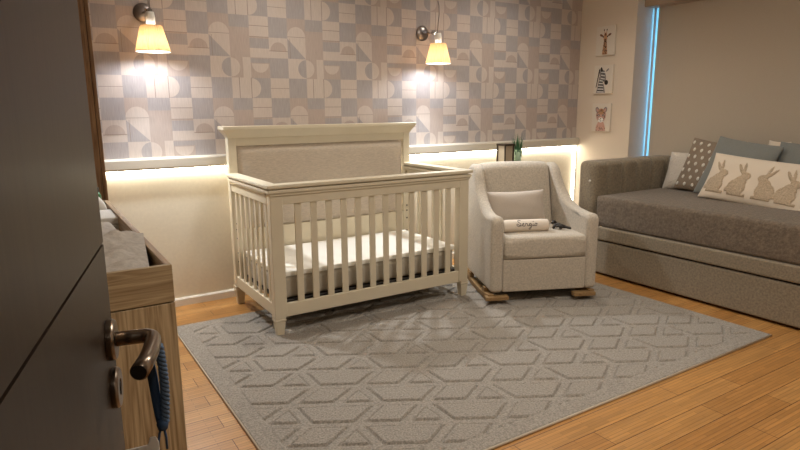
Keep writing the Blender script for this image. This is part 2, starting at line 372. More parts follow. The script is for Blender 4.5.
# ================================================================== WALL PICTURES
def disc(b, x, z, rx, rz, mi, lv=1, rot=0, n=14, a0=0, a1=360):
    pts = []
    for i in range(n):
        a = math.radians(a0 + (a1 - a0) * i / n); u, v = rx * math.cos(a), rz * math.sin(a); c, s_ = math.cos(math.radians(rot)), math.sin(math.radians(rot))
        pts.append((x + u * c - v * s_, -.0006 * lv, z + u * s_ + v * c))
    b.add(pts, [tuple(range(n))], mi)
def pol(b, pts, mi, lv=1): b.add([(x, -.0006 * lv, z) for x, z in pts], [tuple(range(len(pts)))], mi)
# picture local frame: x to the viewer's right, -y out of the wall, z up
def picture(label, z, draw):
    t = thing('wall_picture', label, 'picture', (-.001, -.305, z), -PI / 2, 'small animal canvases on the pier')
    c = MB().box(-.104, .104, -.018, 0, -.128, .128).build('canvas', M['canvas'], t, bevel=.002)
    b = MB(); draw(b); ms = [M['ink'], M['tan'], M['brownink'], M['pinkink'], M['greyink'], M['paperwhite']]
    o = b.build('print', None, t, ms=ms); o.location = (0, -.0184, 0)
    return t
INK, TAN, BRN, PNK, GRY, WHT = range(6)
def giraffe(b):
    pol(b, [(-.03, -.12), (.03, -.12), (.016, .0), (-.016, .0)], TAN, 1)
    disc(b, 0, .03, .021, .042, TAN, 2); disc(b, 0, .002, .014, .017, BRN, 3)
    for s in (-1, 1):
        disc(b, s * .045, .05, .020, .010, BRN, 2, s * 25); disc(b, s * .024, .036, .0065, .0075, INK, 4)
        pol(b, [(s * .006, .065), (s * .012, .065), (s * .017, .09), (s * .011, .09)], TAN, 3); disc(b, s * .015, .095, .006, .007, INK, 4)
    r = random.Random(3)
    for i in range(30):
        z = -.115 + .11 * r.random(); w_ = .03 - .014 * (z + .12) / .12
        disc(b, (r.random() * 2 - 1) * w_ * .8, z, .0055, .006, BRN if i % 3 else INK, 4, r.random() * 90, 6)
    disc(b, 0, .055, .010, .012, BRN, 4)
def zebra(b):
    pol(b, [(-.075, -.12), (.03, -.12), (.012, -.05), (-.01, -.01), (-.045, .03), (-.05, -.02), (-.06, -.07)], GRY, 1)
    disc(b, -.005, .035, .032, .062, GRY, 2, 24); disc(b, .038, -.028, .021, .022, INK, 4)
    disc(b, -.02, .088, .011, .024, INK, 3, 15); disc(b, .045, .082, .008, .02, GRY, 3, -50)
    pol(b, [(-.05, .09), (-.035, .1), (-.055, .0), (-.07, -.07), (-.078, -.07)], INK, 3)
    disc(b, .008, .05, .006, .006, INK, 5)
    for i in range(9):
        z = -.112 + i * .0125; pol(b, [(-.066 + i * .003, z), (.016 - i * .002, z - .004), (.012 - i * .002, z + .002), (-.06 + i * .003, z + .006)], INK if i % 2 else WHT, 3)
    for i in range(7):
        z = -.005 + i * .014; pol(b, [(-.026, z), (.02, z - .008), (.018, z - .003), (-.022, z + .005)], WHT if i % 2 else INK, 3)
def cub(b):
    pol(b, [(-.055, -.124), (.055, -.124), (.05, -.08), (.03, -.04), (-.03, -.04), (-.05, -.08)], PNK, 1)
    for s in (-1, 1): disc(b, s * .045, .07, .02, .028, GRY, 1, -s * 20); disc(b, s * .045, .068, .011, .018, PNK, 2, -s * 20)
    disc(b, 0, .02, .056, .062, PNK, 2, n=24); disc(b, 0, .055, .032, .028, TAN, 3); disc(b, 0, -.022, .03, .024, WHT, 3)
    for s in (-1, 1): disc(b, s * .025, .02, .011, .009, INK, 4); disc(b, s * .025, .02, .004, .004, WHT, 5)
    pol(b, [(-.011, -.006), (.011, -.006), (0, -.018)], BRN, 4); disc(b, 0, -.032, .012, .003, INK, 4)
    r = random.Random(8)
    for i in range(34):
        a = r.random() * 2 * PI; q = .038 + .016 * r.random(); disc(b, q * math.cos(a), .02 + q * math.sin(a), .007, .0028, [INK, BRN, GRY][i % 3], 4, r.random() * 180, 6)
    for i in range(16): disc(b, (r.random() - .5) * .1, -.075 - r.random() * .045, .008, .003, [INK, BRN, TAN][i % 3], 2, r.random() * 180, 6)
picture('top small white canvas with a giraffe head', 1.893, giraffe)
picture('middle small white canvas with a zebra head', 1.550, zebra)
picture('bottom small white canvas with a striped wild cat cub', 1.205, cub)

# ================================================================== WALL SCONCES
def sconce():
    t = thing('wall_sconce', '', 'wall lamp')
    MB().lathe([(.001, .0), (.056, .0), (.058, .008), (.052, .016), (.02, .022), (.001, .023)], ax=(0, -1, 0), n=32).build('wall_plate', M['nickel'], t, smooth=True)
    MB().tube([(0, -.02, 0), (0, -.12, -.01), (0, -.155, -.012)], .008, 10).tube([(0, -.155, -.012), (0, -.21, -.012)], .006, 10).build('arm', M['chrome'], t, smooth=True)
    MB().lathe([(.001, -.018), (.016, -.018), (.018, 0), (.016, .018), (.001, .018)], (0, -.17, -.012), ax=(1, 0, 0), n=16).build('joint', M['chrome'], t, smooth=True)
    MB().lathe([(.001, -.020), (.022, -.022), (.026, -.055), (.024, -.095), (.001, -.095)], (0, -.22, 0), n=20).build('socket', M['white'], t, smooth=True)
    MB().tube([(0, -.21, -.022), (.002, -.215, .05), (.008, -.22, .12), (.006, -.22, .18), (.0, -.215, .21)], [.0035, .0035, .003, .003, .0045], 6).build('thumb_rod', M['nickel'], t, smooth=True)
    b = MB(); n = 128; pr = [(.059, -.098), (.095, -.243)]
    rings = [[((r * (1 + .02 * math.cos(k * PI / 2))) * math.cos(2 * PI * k / n), -.22 + (r * (1 + .02 * math.cos(k * PI / 2))) * math.sin(2 * PI * k / n), z) for k in range(n)] for r, z in pr]
    b.loft(rings, cap=False); s_ = b.build('lamp_shade', M['shade'], t)
    so = s_.modifiers.new('s', 'SOLIDIFY'); so.thickness = .0012
    MB().tube([(.095 * math.cos(2 * PI * k / 40), -.22 + .095 * math.sin(2 * PI * k / 40), -.243) for k in range(41)], .0018, 6).build('shade_rim', M['cream'], s_)
    bl = MB().lathe([(.001, -.135), (.017, -.14), (.024, -.165), (.017, -.188), (.001, -.192)], (0, -.22, 0), n=16).build('bulb', M['bulb'], t, smooth=True)
    return t
M['bulb'] = mat('glowing_bulb', (1, 1, 1), .5, emit=(1, .9, .76), estr=20)
s0 = sconce()
for i, (x, lb) in enumerate(((-3.897, 'lit wall sconce with cream cloth shade beside the tall wooden wardrobe'), (-1.835, 'lit wall sconce with cream cloth shade above the right end of the crib headboard'))):
    o = s0 if i == 0 else copy_tree(s0); o.location = (x, -.001, 1.884); o['label'] = lb; o['group'] = 'wall sconces on the patterned wallpaper'
    light('sconce_bulb_light', 'POINT', (x, -.22, 1.884 - .195), LIGHTS['bulb'], (.84, .90, 1.0), shadow_soft_size=.03)
    l_ = light('sconce_down_light', 'SPOT', (x, -.22, 1.884 - .20), LIGHTS['sconce'], (.90, .95, 1.0), spot_size=1.75, spot_blend=.7, shadow_soft_size=.03); l_.rotation_euler = (-.30, 0, 0)

# ================================================================== RUG
def rug():
    x0, x1, y0, y1 = -3.955, -1.085, -2.46, -.43
    st = .0042; nx, ny = int((x1 - x0) / st) + 1, int((y1 - y0) / st) + 1
    X, Y = np.meshgrid(np.linspace(x0, x1, nx), np.linspace(y0, y1, ny)); X = X.ravel(); Y = Y.ravel()
    a = .2; ox, oy = -3.554, -1.428
    # lattice basis: e1 = a*(cos30, sin30), e2 = a*(0, 1)
    px, py = X - ox, Y - oy
    i = px / (a * math.cos(PI / 6)); j = (py - i * a * .5) / a
    I, J = np.floor(i), np.floor(j); u, v = i - I, j - J
    up = (u + v) < 1                       # triangle (I,J),(I+1,J),(I,J+1) or its mirror
    hgt = a * math.sqrt(3) / 2
    # distances to the three edges: dir0 along e1 (30deg), dir1 along e2 (90deg), dir2 along -30deg
    d0 = np.where(up, v, 1 - v) * hgt; d1 = np.where(up, u, 1 - u) * hgt; d2 = np.where(up, 1 - u - v, u + v - 1) * hgt
    # edge belongs to a hexagon boundary when it does not touch a class-0 vertex
    cls = lambda p, q: np.mod(p - q, 3) == 0
    e0a, e0b = (np.where(up, I, I), np.where(up, J, J + 1)), (I + 1, np.where(up, J, J + 1))
    e1a, e1b = (np.where(up, I, I + 1), J), (np.where(up, I, I + 1), J + 1)
    m0 = ~cls(*e0a) & ~cls(*e0b); m1 = ~cls(*e1a) & ~cls(*e1b)
    big = 9.0
    d0 = np.where(m0, big, d0); d1 = np.where(m1, big, d1)
    d1 = np.where(up & cls(I, J), big, d1); d1 = np.where(~up & cls(I + 1, J), big, d1)
    d = np.minimum(np.minimum(d0, d1), d2)
    hw = .024
    edge = np.minimum(np.minimum(X - x0, x1 - X), np.minimum(Y - y0, y1 - Y))
    Z = np.full(X.shape, .0135)
    fld = edge > .085
    fd = np.clip((d - hw) / .004, 0, 1)
    Z = np.where(fld, .0110 + .006 * fd, Z)
    gr = np.clip(1 - np.abs(d - hw + .002) / .0065, 0, 1)
    Z = np.where(fld, Z - .010 * gr, Z)
    rs = np.random.RandomState(2); Z = Z + rs.uniform(-.0007, .0007, Z.shape)
    Z = np.where(edge < .004, .006, Z)
    me = bpy.data.meshes.new('rug'); co = np.stack([X, Y, Z], 1).astype(np.float32)
    idx = (np.arange(ny - 1)[:, None] * nx + np.arange(nx - 1)[None]).ravel()
    q = np.stack([idx, idx + 1, idx + nx + 1, idx + nx], 1).astype(np.int32)
    me.vertices.add(len(co)); me.vertices.foreach_set('co', co.ravel())
    me.loops.add(q.size); me.loops.foreach_set('vertex_index', q.ravel())
    me.polygons.add(len(q)); me.polygons.foreach_set('loop_start', np.arange(0, q.size, 4, dtype=np.int32)); me.polygons.foreach_set('loop_total', np.full(len(q), 4, np.int32))
    me.update(); me.validate(); me.materials.append(M['rug'])
    t = thing('rug', 'large grey rug with a carved geometric star and triangle relief pattern', 'rug', ((x0 + x1) / 2, (y0 + y1) / 2, 0))
    me.transform(Matrix.Translation((-(x0 + x1) / 2, -(y0 + y1) / 2, 0)))
    o = bpy.data.objects.new('pile', me); COL.objects.link(o); o.parent = t
    hx, hy = (x1 - x0) / 2, (y1 - y0) / 2; b = MB()
    b.tube([(-hx, -hy, .006), (hx, -hy, .006), (hx, hy, .006), (-hx, hy, .006), (-hx, -hy, .006)], .0055, 8)
    b.build('binding', M['rugedge'], t, smooth=True)
rug()
RT = .0145

# ================================================================== CRIB
def crib():
    t = thing('crib', 'white wooden baby crib with slatted sides and padded linen headboard', 'crib', (-2.79, -.53, 0))
    ox, oy = -2.79, -.53
    X = lambda x: x - ox
    Y = lambda y: y - oy
    xl, xr, yb, yf = -3.49, -2.09, -.15, -.932
    def B(name, *a, bev=.004, m=M['crib'], par=t): 
        b = MB()
        for q in a: b.box(X(q[0]), X(q[1]), Y(q[2]), Y(q[3]), q[4], q[5])
        return b.build(name, m, par, bevel=bev)
    # headboard: posts, crown, lower panel and padded panel
    hb = B('headboard', (xl, xl + .055, yb - .055, yb, .13, 1.13), (xr - .055, xr, yb - .055, yb, .13, 1.13), (xl + .05, xr - .05, yb - .045, yb - .01, .14, .515),
           (xl + .05, xr - .05, yb - .048, yb - .008, 1.07, 1.13))
    b = MB(); prof = [(-.012, 1.125), (-.018, 1.13), (-.022, 1.150), (-.034, 1.170), (-.040, 1.178), (-.040, 1.198), (.040, 1.198), (.040, 1.178), (.03, 1.165), (.02, 1.145), (.012, 1.125)]
    # crown moulding swept with mitred overhangs on the ends
    rings = []
    for off, z in ((.0, 1.122), (.004, 1.130), (.010, 1.142), (.022, 1.160), (.030, 1.172), (.034, 1.176), (.034, 1.196)):
        rings.append([(X(xl - off), Y(yb - .058 - off), z), (X(xr + off), Y(yb - .058 - off), z), (X(xr + off), Y(yb + .003 + off), z), (X(xl - off), Y(yb + .003 + off), z)])
    b.loft(rings); b.build('crown', M['crib'], hb, bevel=.002)
    b = MB(); n = 20; x0, x1, z0, z1 = xl + .06, xr - .06, .515, 1.068; vs = []; fs = []
    for j in range(n + 1):
        for i in range(3 * n + 1):
            u, v = i / (3 * n) * 2 - 1, j / n * 2 - 1
            ed = (1 - abs(u) ** 30) ** .5 * (1 - abs(v) ** 14) ** .5
            vs.append((X(x0 + (x1 - x0) * (u + 1) / 2), Y(yb - .030 - .026 * ed), z0 + (z1 - z0) * (v + 1) / 2))
    for j in range(n):
        for i in range(3 * n):
            k = j * (3 * n + 1) + i; fs.append((k, k + 1, k + 3 * n + 2, k + 3 * n + 1))
    b.add(vs, fs); b.build('padded_panel', M['cribpad'], hb, smooth=True)
    # top rails with a stepped cap
    def cap(name, xa, xb, ya, yb_, m=.0):
        b = MB()
        for off, z0, z1 in ((.008, .830, .846), (.016, .846, .866), (.022, .874, .895)):
            b.box(X(xa - off), X(xb + off), Y(ya - off), Y(yb_ + off), z0, z1)
        b.box(X(xa), X(xb), Y(ya), Y(yb_), .780, .875)
        return b.build(name, M['crib'], t, bevel=.004)
    cap('front_rail', xl + .004, xr - .004, yf, yf + .035)
    cap('side_rail', xl + .002, xl + .034, yf + .06, yb - .065)
    cap('side_rail', xr - .034, xr - .002, yf + .06, yb - .065)
    B('front_bottom_rail', (xl + .04, xr - .04, yf + .004, yf + .03, .121, .2))
    B('side_bottom_rail', (xl + .005, xl + .03, yf + .04, yb - .05, .128, .2))
    B('side_bottom_rail', (xr - .03, xr - .005, yf + .04, yb - .05, .128, .2))
    # front posts, back foot and front foot
    for x in (xl, xr - .075):
        B('front_post', (x, x + .075, yf - .002, yf + .05, .128, .83))
    for x in (xl, xr - .06):
        for y, base in ((yf, .007), (yb - .058, 0)):
            w_ = .066 if y == yf else .056; xx = x + (-.0 if y == yf else 0); b = MB(); rg = []
            cx, cy = X(xx + w_ / 2 + (.004 if y == yf and x != xl else 0)), Y(y + .027)
            for hw, z in ((.033, .13), (.033, .118), (.029, .116), (.034, .108), (.034, .102), (.028, .098), (.029, .088), (.021, .004), (.018, 0)):
                zz = max(z, base) if z > .02 else base + z; rg.append([(cx - hw, cy - hw * .85, zz), (cx + hw, cy - hw * .85, zz), (cx + hw, cy + hw * .85, zz), (cx - hw, cy + hw * .85, zz)])
            b.loft(rg); b.build('leg', M['crib'], t, bevel=.002)
    # slats
    for k in range(12):
        x = -3.32 + k * .0973; B('slat', (x - .0205, x + .0205, yf + .012, yf + .024, .195, .785), bev=.003)
    for xs in (xl + .018, xr - .018):
        for k in range(7):
            y = -.268 - k * .093; B('slat', (xs - .007, xs + .007, y - .015, y + .015, .195, .785), bev=.003)
    B('mattress_support', (xl + .06, xr - .06, yf + .055, yb - .06, .188, .204), m=M['dark'])
    # bolt holes on the headboard posts
    b = MB()
    for x in (xl + .028, xr - .028):
        for z in (.30, .36, .46, .52, .56): MB().lathe([(.001, 0), (.006, 0), (.006, .002), (.001, .002)], (X(x), Y(yb - .0552), z), ax=(0, -1, 0), n=10).build('bolt_cap', M['dark'], hb)
crib()
t = thing('crib_mattress', 'crib mattress with white fitted sheet top and grey sides inside the crib', 'mattress', (-2.79, -.53, .206))
def rbox(name, m, par, x0, x1, y0, y1, z0, z1, bev, seg=4, n=0, puff=0, smooth=True):
    """soft box: rounded edges with a slightly crowned top"""
    bm = bmesh.new(); bmesh.ops.create_cube(bm, size=1)
    bmesh.ops.subdivide_edges(bm, edges=bm.edges, cuts=n or 6, use_grid_fill=True)
    me = bpy.data.meshes.new(name); bm.to_mesh(me); bm.free()
    cx, cy, cz, sx, sy, sz = (x0 + x1) / 2, (y0 + y1) / 2, (z0 + z1) / 2, (x1 - x0), (y1 - y0), (z1 - z0)
    for v in me.vertices:
        u = [v.co.x * 2, v.co.y * 2, v.co.z * 2]
        h = [sx / 2, sy / 2, sz / 2]; q = [u[i] * h[i] for i in range(3)]
        # crowning
        if puff:
            k = (1 - u[0] ** 4) * (1 - u[1] ** 4); q[2] += puff * k * (1 if u[2] > 0 else 0) * abs(u[2])
            k2 = (1 - u[0] ** 4) * (1 - u[2] ** 4); q[1] += .4 * puff * k2 * u[1]
            k3 = (1 - u[1] ** 4) * (1 - u[2] ** 4); q[0] += .4 * puff * k3 * u[0]
        v.co = (cx + q[0], cy + q[1], cz + q[2])
    me.materials.append(m); o = bpy.data.objects.new(name, me); COL.objects.link(o); o.parent = par
    me.polygons.foreach_set('use_smooth', [True] * len(me.polygons))
    b = o.modifiers.new('bevel', 'BEVEL'); b.width = bev; b.segments = seg; b.limit_method = 'ANGLE'; b.angle_limit = math.radians(50)
    return o
rbox('core', M['matside'], t, -.635, .635, -.325, .305, 0, .140, .02)
rbox('fitted_sheet', M['sheet'], t, -.640, .640, -.332, .310, -0 + .134, .165, .014, puff=.006)

# ================================================================== ROCKING CHAIR
CA = math.radians(-24)      # chair heading: local +x to its left-to-right front edge, -y is forward
def chair():
    t = thing('rocking_chair', 'light grey upholstered rocking armchair with swooped arms on oak rockers', 'armchair', (-1.733, -1.315, RT), CA)
    W2 = .375; zb = .068
    # side panels
    out = [(.0, zb), (.0, .50)] + [(.045 - .045 * math.cos(math.radians(a)), .535 + .05 * math.sin(math.radians(a))) for a in (0, 25, 50, 75, 90)]
    out += [(.12, .582), (.18, .583), (.24, .592), (.29, .612), (.34, .645), (.385, .69), (.42, .74), (.45, .79), (.475, .83), (.51, .858), (.55, .867), (.60, .862), (.64, .84), (.67, .79), (.68, .7), (.68, .3), (.67, zb)]
    for s in (-1, 1):
        b = MB(); b.prism(out, (s * W2, 0, 0), (0, 1, 0), (0, 0, 1), (-s, 0, 0), .088)
        b.build('arm', M['chair'], t, bevel=.03, seg=4, angle=40)
    MB().box(-W2 + .085, W2 - .085, .008, .66, zb + .005, .295).build('seat_base', M['chair'], t, bevel=.008)
    # back: tilted slab between the wings
    prof = [(.40, .28), (.44, .5), (.48, .70), (.505, .81), (.53, .85), (.57, .868), (.61, .858), (.645, .82), (.66, .7), (.66, .28)]
    rings = []
    for i in range(13):
        u = i / 12 * 2 - 1; k = 1 - u ** 4
        rings.append([(u * (W2 - .086), d - .018 * k * (1 if d < .6 else 0), z + (.012 * k if z > .8 else 0)) for d, z in prof])
    MB().loft(rings).build('backrest', M['chair'], t, bevel=.015, seg=3, angle=50)
    o = rbox('seat_cushion', M['chair'], t, -W2 + .088, W2 - .088, -.002, .47, .298, .445, .028, puff=.014)
    # rockers
    for s in (-1, 1):
        x = s * (W2 - .02) - .015; pts = []
        lo = [(.0 + .70 * i / 16, .0 + .55 * (((i / 16) - .5) ** 2) * .22 + .001) for i in range(17)]
        hi = [(d, z + .034) for d, z in lo[::-1]]
        MB().prism(lo + hi, (x - .02, 0, 0), (0, 1, 0), (0, 0, 1), (1, 0, 0), .04).build('rocker', M['rock'], t, bevel=.003)
        MB().box(x - .018, x + .018, .12, .16, .02, zb + .01).build('rocker_bracket', M['rock'], t)
        MB().box(x - .018, x + .018, .5, .54, .02, zb + .01).build('rocker_bracket', M['rock'], t)
        MB().box((-.41 if s < 0 else .205), (-.255 if s < 0 else .36), -.025, .03, .026, .052).build('rocker_toe', M['rock'], t, bevel=.003)
    for o in [k for k in COL.objects if k.parent == t]:
        for v in o.data.vertices:
            q = min(1, max(0, (v.co.y - .12) / .42)); q = q * q * (3 - 2 * q)
            v.co.x = v.co.x * (1 - .13 * q) - .045 * q
            if v.co.z > .5: v.co.z += .02 * q
    return t
ch = chair()
def CP(u, d, z):   # chair local to world
    c, s = math.cos(CA), math.sin(CA); return Vector((-1.733 + u * c - d * s, -1.315 + u * s + d * c, z + RT))

# ---- cushions
def psurf(u, v, w_, h_, t_, seed=0, e=.5, pin=.07):
    x = w_ / 2 * u * (1 - pin * (1 - v * v)); z = h_ / 2 * v * (1 - pin * (1 - u * u))
    k = max(0, (1 - u ** 4)) ** e * max(0, (1 - v ** 4)) ** e
    n = .035 * math.sin(5 * u + 3 * v + seed) * math.cos(4 * v - 2 * u + seed * 2) + .02 * math.sin(11 * u * v + seed)
    return x, t_ / 2 * k * (.82 + .18 * (1 - u * u) * (1 - v * v)) * (1 + n), z
def pillow(name, m, parent, w_, h_, t_, seed=0, n=28, e=.5, piping=None, pin=.07):
    """cushion standing in the x/z plane, its face towards -y, resting on z = 0"""
    b = MB(); N = n
    for sgn in (-1, 1):
        vs = []
        for j in range(N + 1):
            for i in range(N + 1):
                # denser near the seam
                u = math.sin((i / N * 2 - 1) * PI / 2); v = math.sin((j / N * 2 - 1) * PI / 2)
                x, y, z = psurf(u, v, w_, h_, t_, seed, e, pin); vs.append((x, sgn * y, z + h_ / 2))
        b.add(vs, [(j * (N + 1) + i, j * (N + 1) + i + 1, (j + 1) * (N + 1) + i + 1, (j + 1) * (N + 1) + i) for j in range(N) for i in range(N)])
    o = b.build(name, m, parent, smooth=True)
    me = o.data; bm = bmesh.new(); bm.from_mesh(me); bmesh.ops.remove_doubles(bm, verts=bm.verts, dist=.0002); bmesh.ops.recalc_face_normals(bm, faces=bm.faces); bm.to_mesh(me); bm.free()
    me.polygons.foreach_set('use_smooth', [True] * len(me.polygons))
    return o
def place(o, loc, rz, tilt, roll=0):
    o.location = loc
    o.rotation_euler = (Matrix.Rotation(rz, 3, 'Z') @ Matrix.Rotation(tilt, 3, 'X') @ Matrix.Rotation(roll, 3, 'Y')).to_euler()
t = thing('lumbar_cushion', 'plain grey rectangular cushion leaning on the back of the armchair', 'cushion')
pillow('cover', M['chairpil'], t, .43, .235, .12, 2)
for sx in (-1, 1):      # stitched flange along both short sides
    b = MB(); b.loft([[(sx * (.188 + .014 * math.sin(q * PI / 4)), -.006 + .010 * math.cos(q * PI / 4) + .003 * math.sin(k * 2.0), .02 + k * .0085) for q in range(8)] for k in range(21)]); b.build('ruffle', M['chairpil'], t, smooth=True)
place(t, CP(-.085, .335, .475), CA, math.radians(-14), math.radians(-1))
# bolster with the embroidered name
t = thing('bolster_cushion', 'small ivory bolster with dark embroidered name on the armchair seat', 'cushion')
BL, BR = .162, .043
b = MB(); prof = [(.001, -BL), (.018, -BL - .001), (.04, -BL + .004), (BR - .003, -BL + .014), (BR, -BL + .03), (BR, BL - .03), (BR - .003, BL - .014), (.04, BL - .004), (.018, BL + .001), (.001, BL)]
b.lathe(prof, (0, 0, BR), n=32, ax=(1, 0, 0)).build('cover', M['bolster'], t, smooth=True)
# cursive strokes, unit height = x-height
def bez(P, n=7):
    out = []
    for i in range(0, len(P) - 3, 3):
        for k in range(n + (1 if i + 3 >= len(P) - 3 else 0)):
            s = k / n; out.append(tuple((1 - s) ** 3 * P[i][j] + 3 * (1 - s) ** 2 * s * P[i + 1][j] + 3 * (1 - s) * s * s * P[i + 2][j] + s ** 3 * P[i + 3][j] for j in (0, 1)))
    return out
STR = [
 [(1.55, 2.05), (1.3, 2.6), (.45, 2.5), (.55, 1.8), (.65, 1.2), (1.6, 1.1), (1.45, .45), (1.3, -.2), (.2, -.2), (.0, .45), (-.1, .8), (.3, .9), (.6, .6), (1.1, .1), (1.8, .0), (2.0, .35)],   # S
 [(2.0, .35), (2.2, .6), (2.8, 1.0), (2.5, 1.05), (2.0, 1.1), (1.9, .0), (2.5, .0), (2.9, .0), (3.1, .5), (3.2, .9)],   # e
 [(3.2, .9), (3.3, 1.15), (3.35, 1.1), (3.4, .95), (3.5, .8), (3.8, 1.0), (3.8, .8), (3.8, .5), (3.75, .0), (4.1, .05), (4.4, .1), (4.6, .7), (4.9, .95)],   # r
 [(5.2, .85), (4.8, 1.2), (4.3, .6), (4.5, .2), (4.7, -.1), (5.2, .4), (5.2, .95), (5.3, .2), (5.2, -1.2), (4.6, -1.2), (4.0, -1.2), (4.7, -.4), (5.7, .2)],   # g
 [(5.7, .2), (5.85, .5), (5.85, .8), (5.9, .95), (5.8, .3), (5.8, .0), (6.1, .02), (6.3, .05), (6.4, .3), (6.5, .5)],   # i
 [(5.95, 1.55), (6.05, 1.85), (6.15, 1.8), (6.05, 1.5)],
 [(6.9, .95), (6.4, 1.1), (6.3, .0), (6.8, .0), (7.3, .0), (7.3, 1.0), (6.9, .95), (6.8, .8), (7.1, .7), (7.5, .85)],   # o
]
b = MB(); sc = .0195
for P in STR:
    pts = []
    for x, z in bez(P):
        xx = (x - 3.7) * sc; a = ((z - .6) * sc) / BR + math.radians(22); pts.append((xx, -math.cos(a) * (BR + .0008), BR + math.sin(a) * (BR + .0008)))
    b.tube(pts, .0020, 5)
b.build('embroidery', M['stitch'], t, smooth=True)
t.location = CP(-.095, .15, .452); t.rotation_euler = (0, 0, CA - .02)
# black strap lying at the right of the bolster
t = thing('strap', 'crumpled black strap on the armchair seat beside the bolster', 'strap')
b = MB()
for (P, r) in (([(0, 0, .0), (.02, .01, .035), (.05, -.01, .02), (.075, -.02, .012)], .011), ([(.01, -.01, .015), (.03, -.025, .03), (.05, -.03, .012), (.03, -.01, .01)], .009), ([(-.005, .015, .03), (.015, .02, .05), (.03, .02, .02)], .010), ([(.06, -.015, .018), (.08, -.03, .012), (.095, -.035, .009)], .008)):
    b.tube(P, r, 8)
b.build('webbing', M['dark'], t, smooth=True, sub=1); t.scale = (1.25, 1.25, 1.25)
t.location = CP(.115, .175, .455); t.rotation_euler = (0, 0, CA)

# slim table behind the chair, with the lantern and plant on it
t = thing('side_table', 'slim dark table behind the armchair, mostly hidden', 'table', (-1.035, -.2, 0))
MB().box(-.14, .14, -.1, .1, .80, .82).build('tabletop', M['nickel'], t, bevel=.003)
for sx in (-1, 1):
    for sy in (-1, 1): MB().box(sx * .125 - .008, sx * .125 + .008, sy * .085 - .008, sy * .085 + .008, 0, .8).build('leg', M['nickel'], t)
t = thing('lantern', 'small square taupe lantern with a dark frame behind the armchair', 'lantern', (-1.10, -.2, .821), math.radians(0))
b = MB(); h = .165; w2 = .048
for sx in (-1, 1):
    for sy in (-1, 1): b.box(sx * w2 - .006, sx * w2 + .006, sy * w2 - .006, sy * w2 + .006, 0, h)
b.box(-w2 - .008, w2 + .008, -w2 - .008, w2 + .008, h - .004, h + .012); b.box(-w2 - .006, w2 + .006, -w2 - .006, w2 + .006, 0, .01)
b.build('frame', M['tin'], t, bevel=.002)
MB().box(-w2 + .004, w2 - .004, -w2 + .004, w2 - .004, .011, h - .005).build('panel', M['tinface'], t, bevel=.004)
t = thing('potted_plant', 'small green grassy plant in a pale green glass behind the armchair', 'plant', (-.955, -.2, .821))
MB().lathe([(.001, 0), (.028, 0), (.032, .05), (.034, .12), (.031, .12), (.028, .02), (.001, .02)], n=20).build('pot', M['pot'], t, smooth=True)
b = MB(); r = random.Random(5)
for k in range(90):
    a = r.random() * 2 * PI; q = .024 * r.random() ** .5; l = .12 + .13 * r.random(); lean = .06 * r.random(); c, s = math.cos(a), math.sin(a)
    p0 = Vector((q * c, q * s, .02)); p1 = p0 + Vector((lean * .35 * c, lean * .35 * s, l * .6)); p2 = p0 + Vector((lean * c, lean * s, l))
    wd = Vector((-s, c, 0)) * .0036; b.add([p0 - wd, p0 + wd, p1 + wd, p1 - wd, p2], [(0, 1, 2, 3), (3, 2, 4)])
b.build('leaves', M['leaf'], t)

